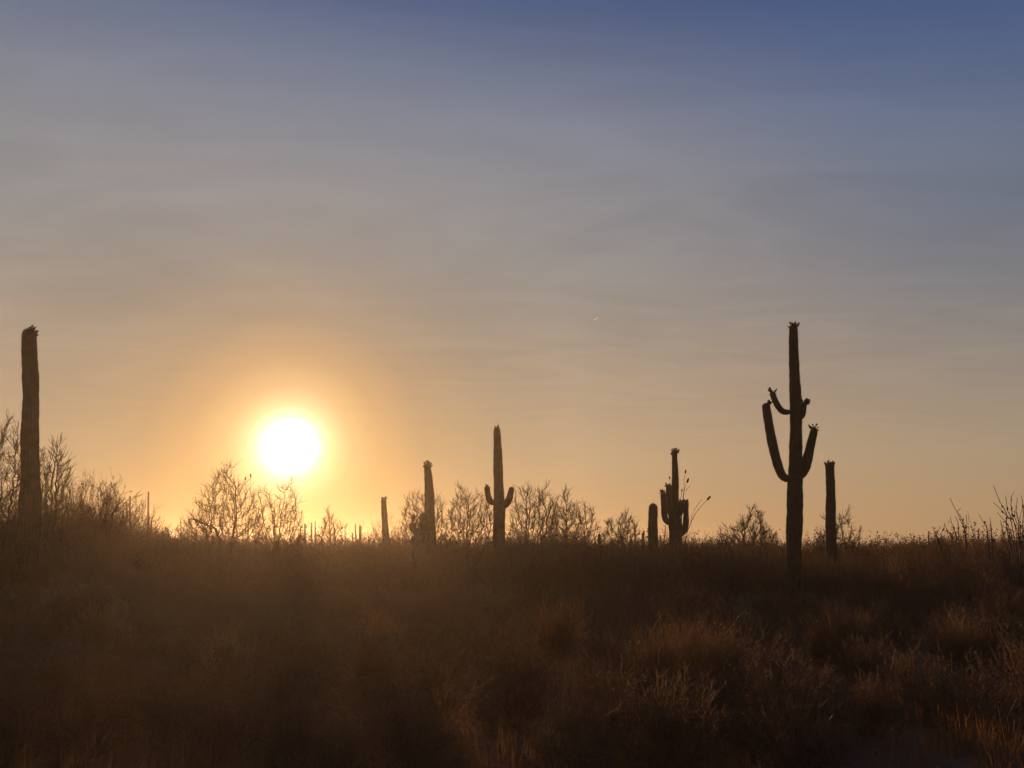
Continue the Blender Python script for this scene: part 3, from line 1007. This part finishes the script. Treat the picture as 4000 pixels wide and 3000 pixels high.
def near_grass():
    rg = np.random.default_rng(901)
    acc = Acc()
    n = 7000
    D = 5.2 + (36 - 5.2) * rg.random(n) ** 1.15
    x = rg.uniform(-1, 1, n) * D * math.tan(R(HFOV / 2)) * 1.1
    z = ground_z(x, D)
    b = 22
    N_ = n * b
    h = np.repeat(rg.uniform(.14, .42, n), b) * rg.uniform(.55, 1.15, N_)
    c = np.repeat(np.stack([x, D, z - .02], 1), b, 0)
    az = rg.uniform(0, 6.283, N_)
    tl = np.abs(rg.normal(size=N_)) * .33
    d = np.stack([np.cos(az) * np.sin(tl), np.sin(az) * np.sin(tl), np.cos(tl)], 1)
    c[:, :2] += np.stack([np.cos(az), np.sin(az)], 1) * rg.uniform(0, .12, (N_, 1))
    P = polyl(rg, c, d, h, 4, .13, -.03)
    sd = norm(np.stack([-np.sin(az) + rg.normal(size=N_) * .5, np.cos(az), 0 * az], 1))
    wd = rg.uniform(.0013, .0027, (N_, 1)) * np.array([[1, .9, .6, .12]])
    ribbons(acc, P, wd, sd)
    o = part('dry_grass', acc.mesh('dry_grass', False), M_GRASS)
    tag(o, 'dry brown grass growing thickly between the foreground shrubs', 'grass', kind='stuff')
near_grass()
def stones():
    rg = np.random.default_rng(902)
    acc = Acc()
    ico = np.array([[0, 0, 1], [.9, 0, .3], [.28, .85, .35], [-.72, .53, .3], [-.72, -.53, .35], [.28, -.85, .3], [.5, .4, -.6], [-.5, .3, -.6], [0, -.6, -.6]])
    tri = np.array([[0, 1, 2], [0, 2, 3], [0, 3, 4], [0, 4, 5], [0, 5, 1], [1, 6, 2], [2, 6, 7], [2, 7, 3], [3, 7, 4], [4, 7, 8], [4, 8, 5], [5, 8, 1], [1, 8, 6]])
    for _ in range(700):
        D = 5.0 + 14 * rg.random() ** 1.3
        x = rg.uniform(-1, 1) * D * .7
        s = rg.uniform(.015, .06)
        V = ico * rg.uniform(.7, 1.3, (9, 1)) * s * np.array([1, 1, .6])
        acc.add(V + np.array([x, D, float(ground_z(x, D))]), None, tri)
    o = part('gravel', acc.mesh('gravel', False), M_STONE)
    tag(o, 'loose pale gravel scattered over the bare soil', 'gravel', kind='stuff')
stones()

# ------------------------------------------------------------------ a short contrail far away
def contrail():
    D = 20000
    a, b = at(2314, 1251, D), at(2340, 1239, D * 1.004)
    org = (a + b) / 2
    n = 14
    t = np.linspace(0, 1, n)
    P = a[None] * (1 - t)[:, None] + b[None] * t[:, None] - org
    rad = 8.5 * np.sin(np.pi * np.clip(t, .04, .96)) ** .6 * (1 + .12 * np.sin(t * 23))
    acc = Acc()
    tubes(acc, P[None], rad[None], 8)
    o = part('contrail', acc.mesh('contrail'), M_TRAIL, None, tuple(org))
    tag(o, 'short pale contrail streak high in the hazy sky', 'contrail')
contrail()

# ------------------------------------------------------------------ haze volume added over the plain, its warm glow standing in for lens glare
def haze():
    x, y0, y1, z0, z1 = 406, -46, 506, -1.4, HAZE_TOP
    V = [(sx * x, y, z) for z in (z0, z1) for sx, y in ((-1, y0), (1, y0), (1, y1), (-1, y1))]
    a = Acc()
    a.add(V, [[3, 2, 1, 0], [4, 5, 6, 7], [0, 1, 5, 4], [1, 2, 6, 5], [2, 3, 7, 6], [3, 0, 4, 7]])
    m = bpy.data.materials.new('haze')
    m.use_nodes = True
    t = m.node_tree
    t.nodes.clear()
    v = t.nodes.new('ShaderNodeVolumePrincipled')
    v.inputs['Color'].default_value = (.96, .88, .78, 1)  # warm tint follows the orange lens glare
    v.inputs['Density'].default_value = HAZE_DENSITY
    v.inputs['Anisotropy'].default_value = HAZE_G
    o = t.nodes.new('ShaderNodeOutputMaterial')
    t.links.new(v.outputs[0], o.inputs['Volume'])
    ob = part('haze', a.mesh('haze', False), m)
    tag(ob, 'warm haze added over the plain in place of lens glare', 'haze', kind='stuff')
haze()
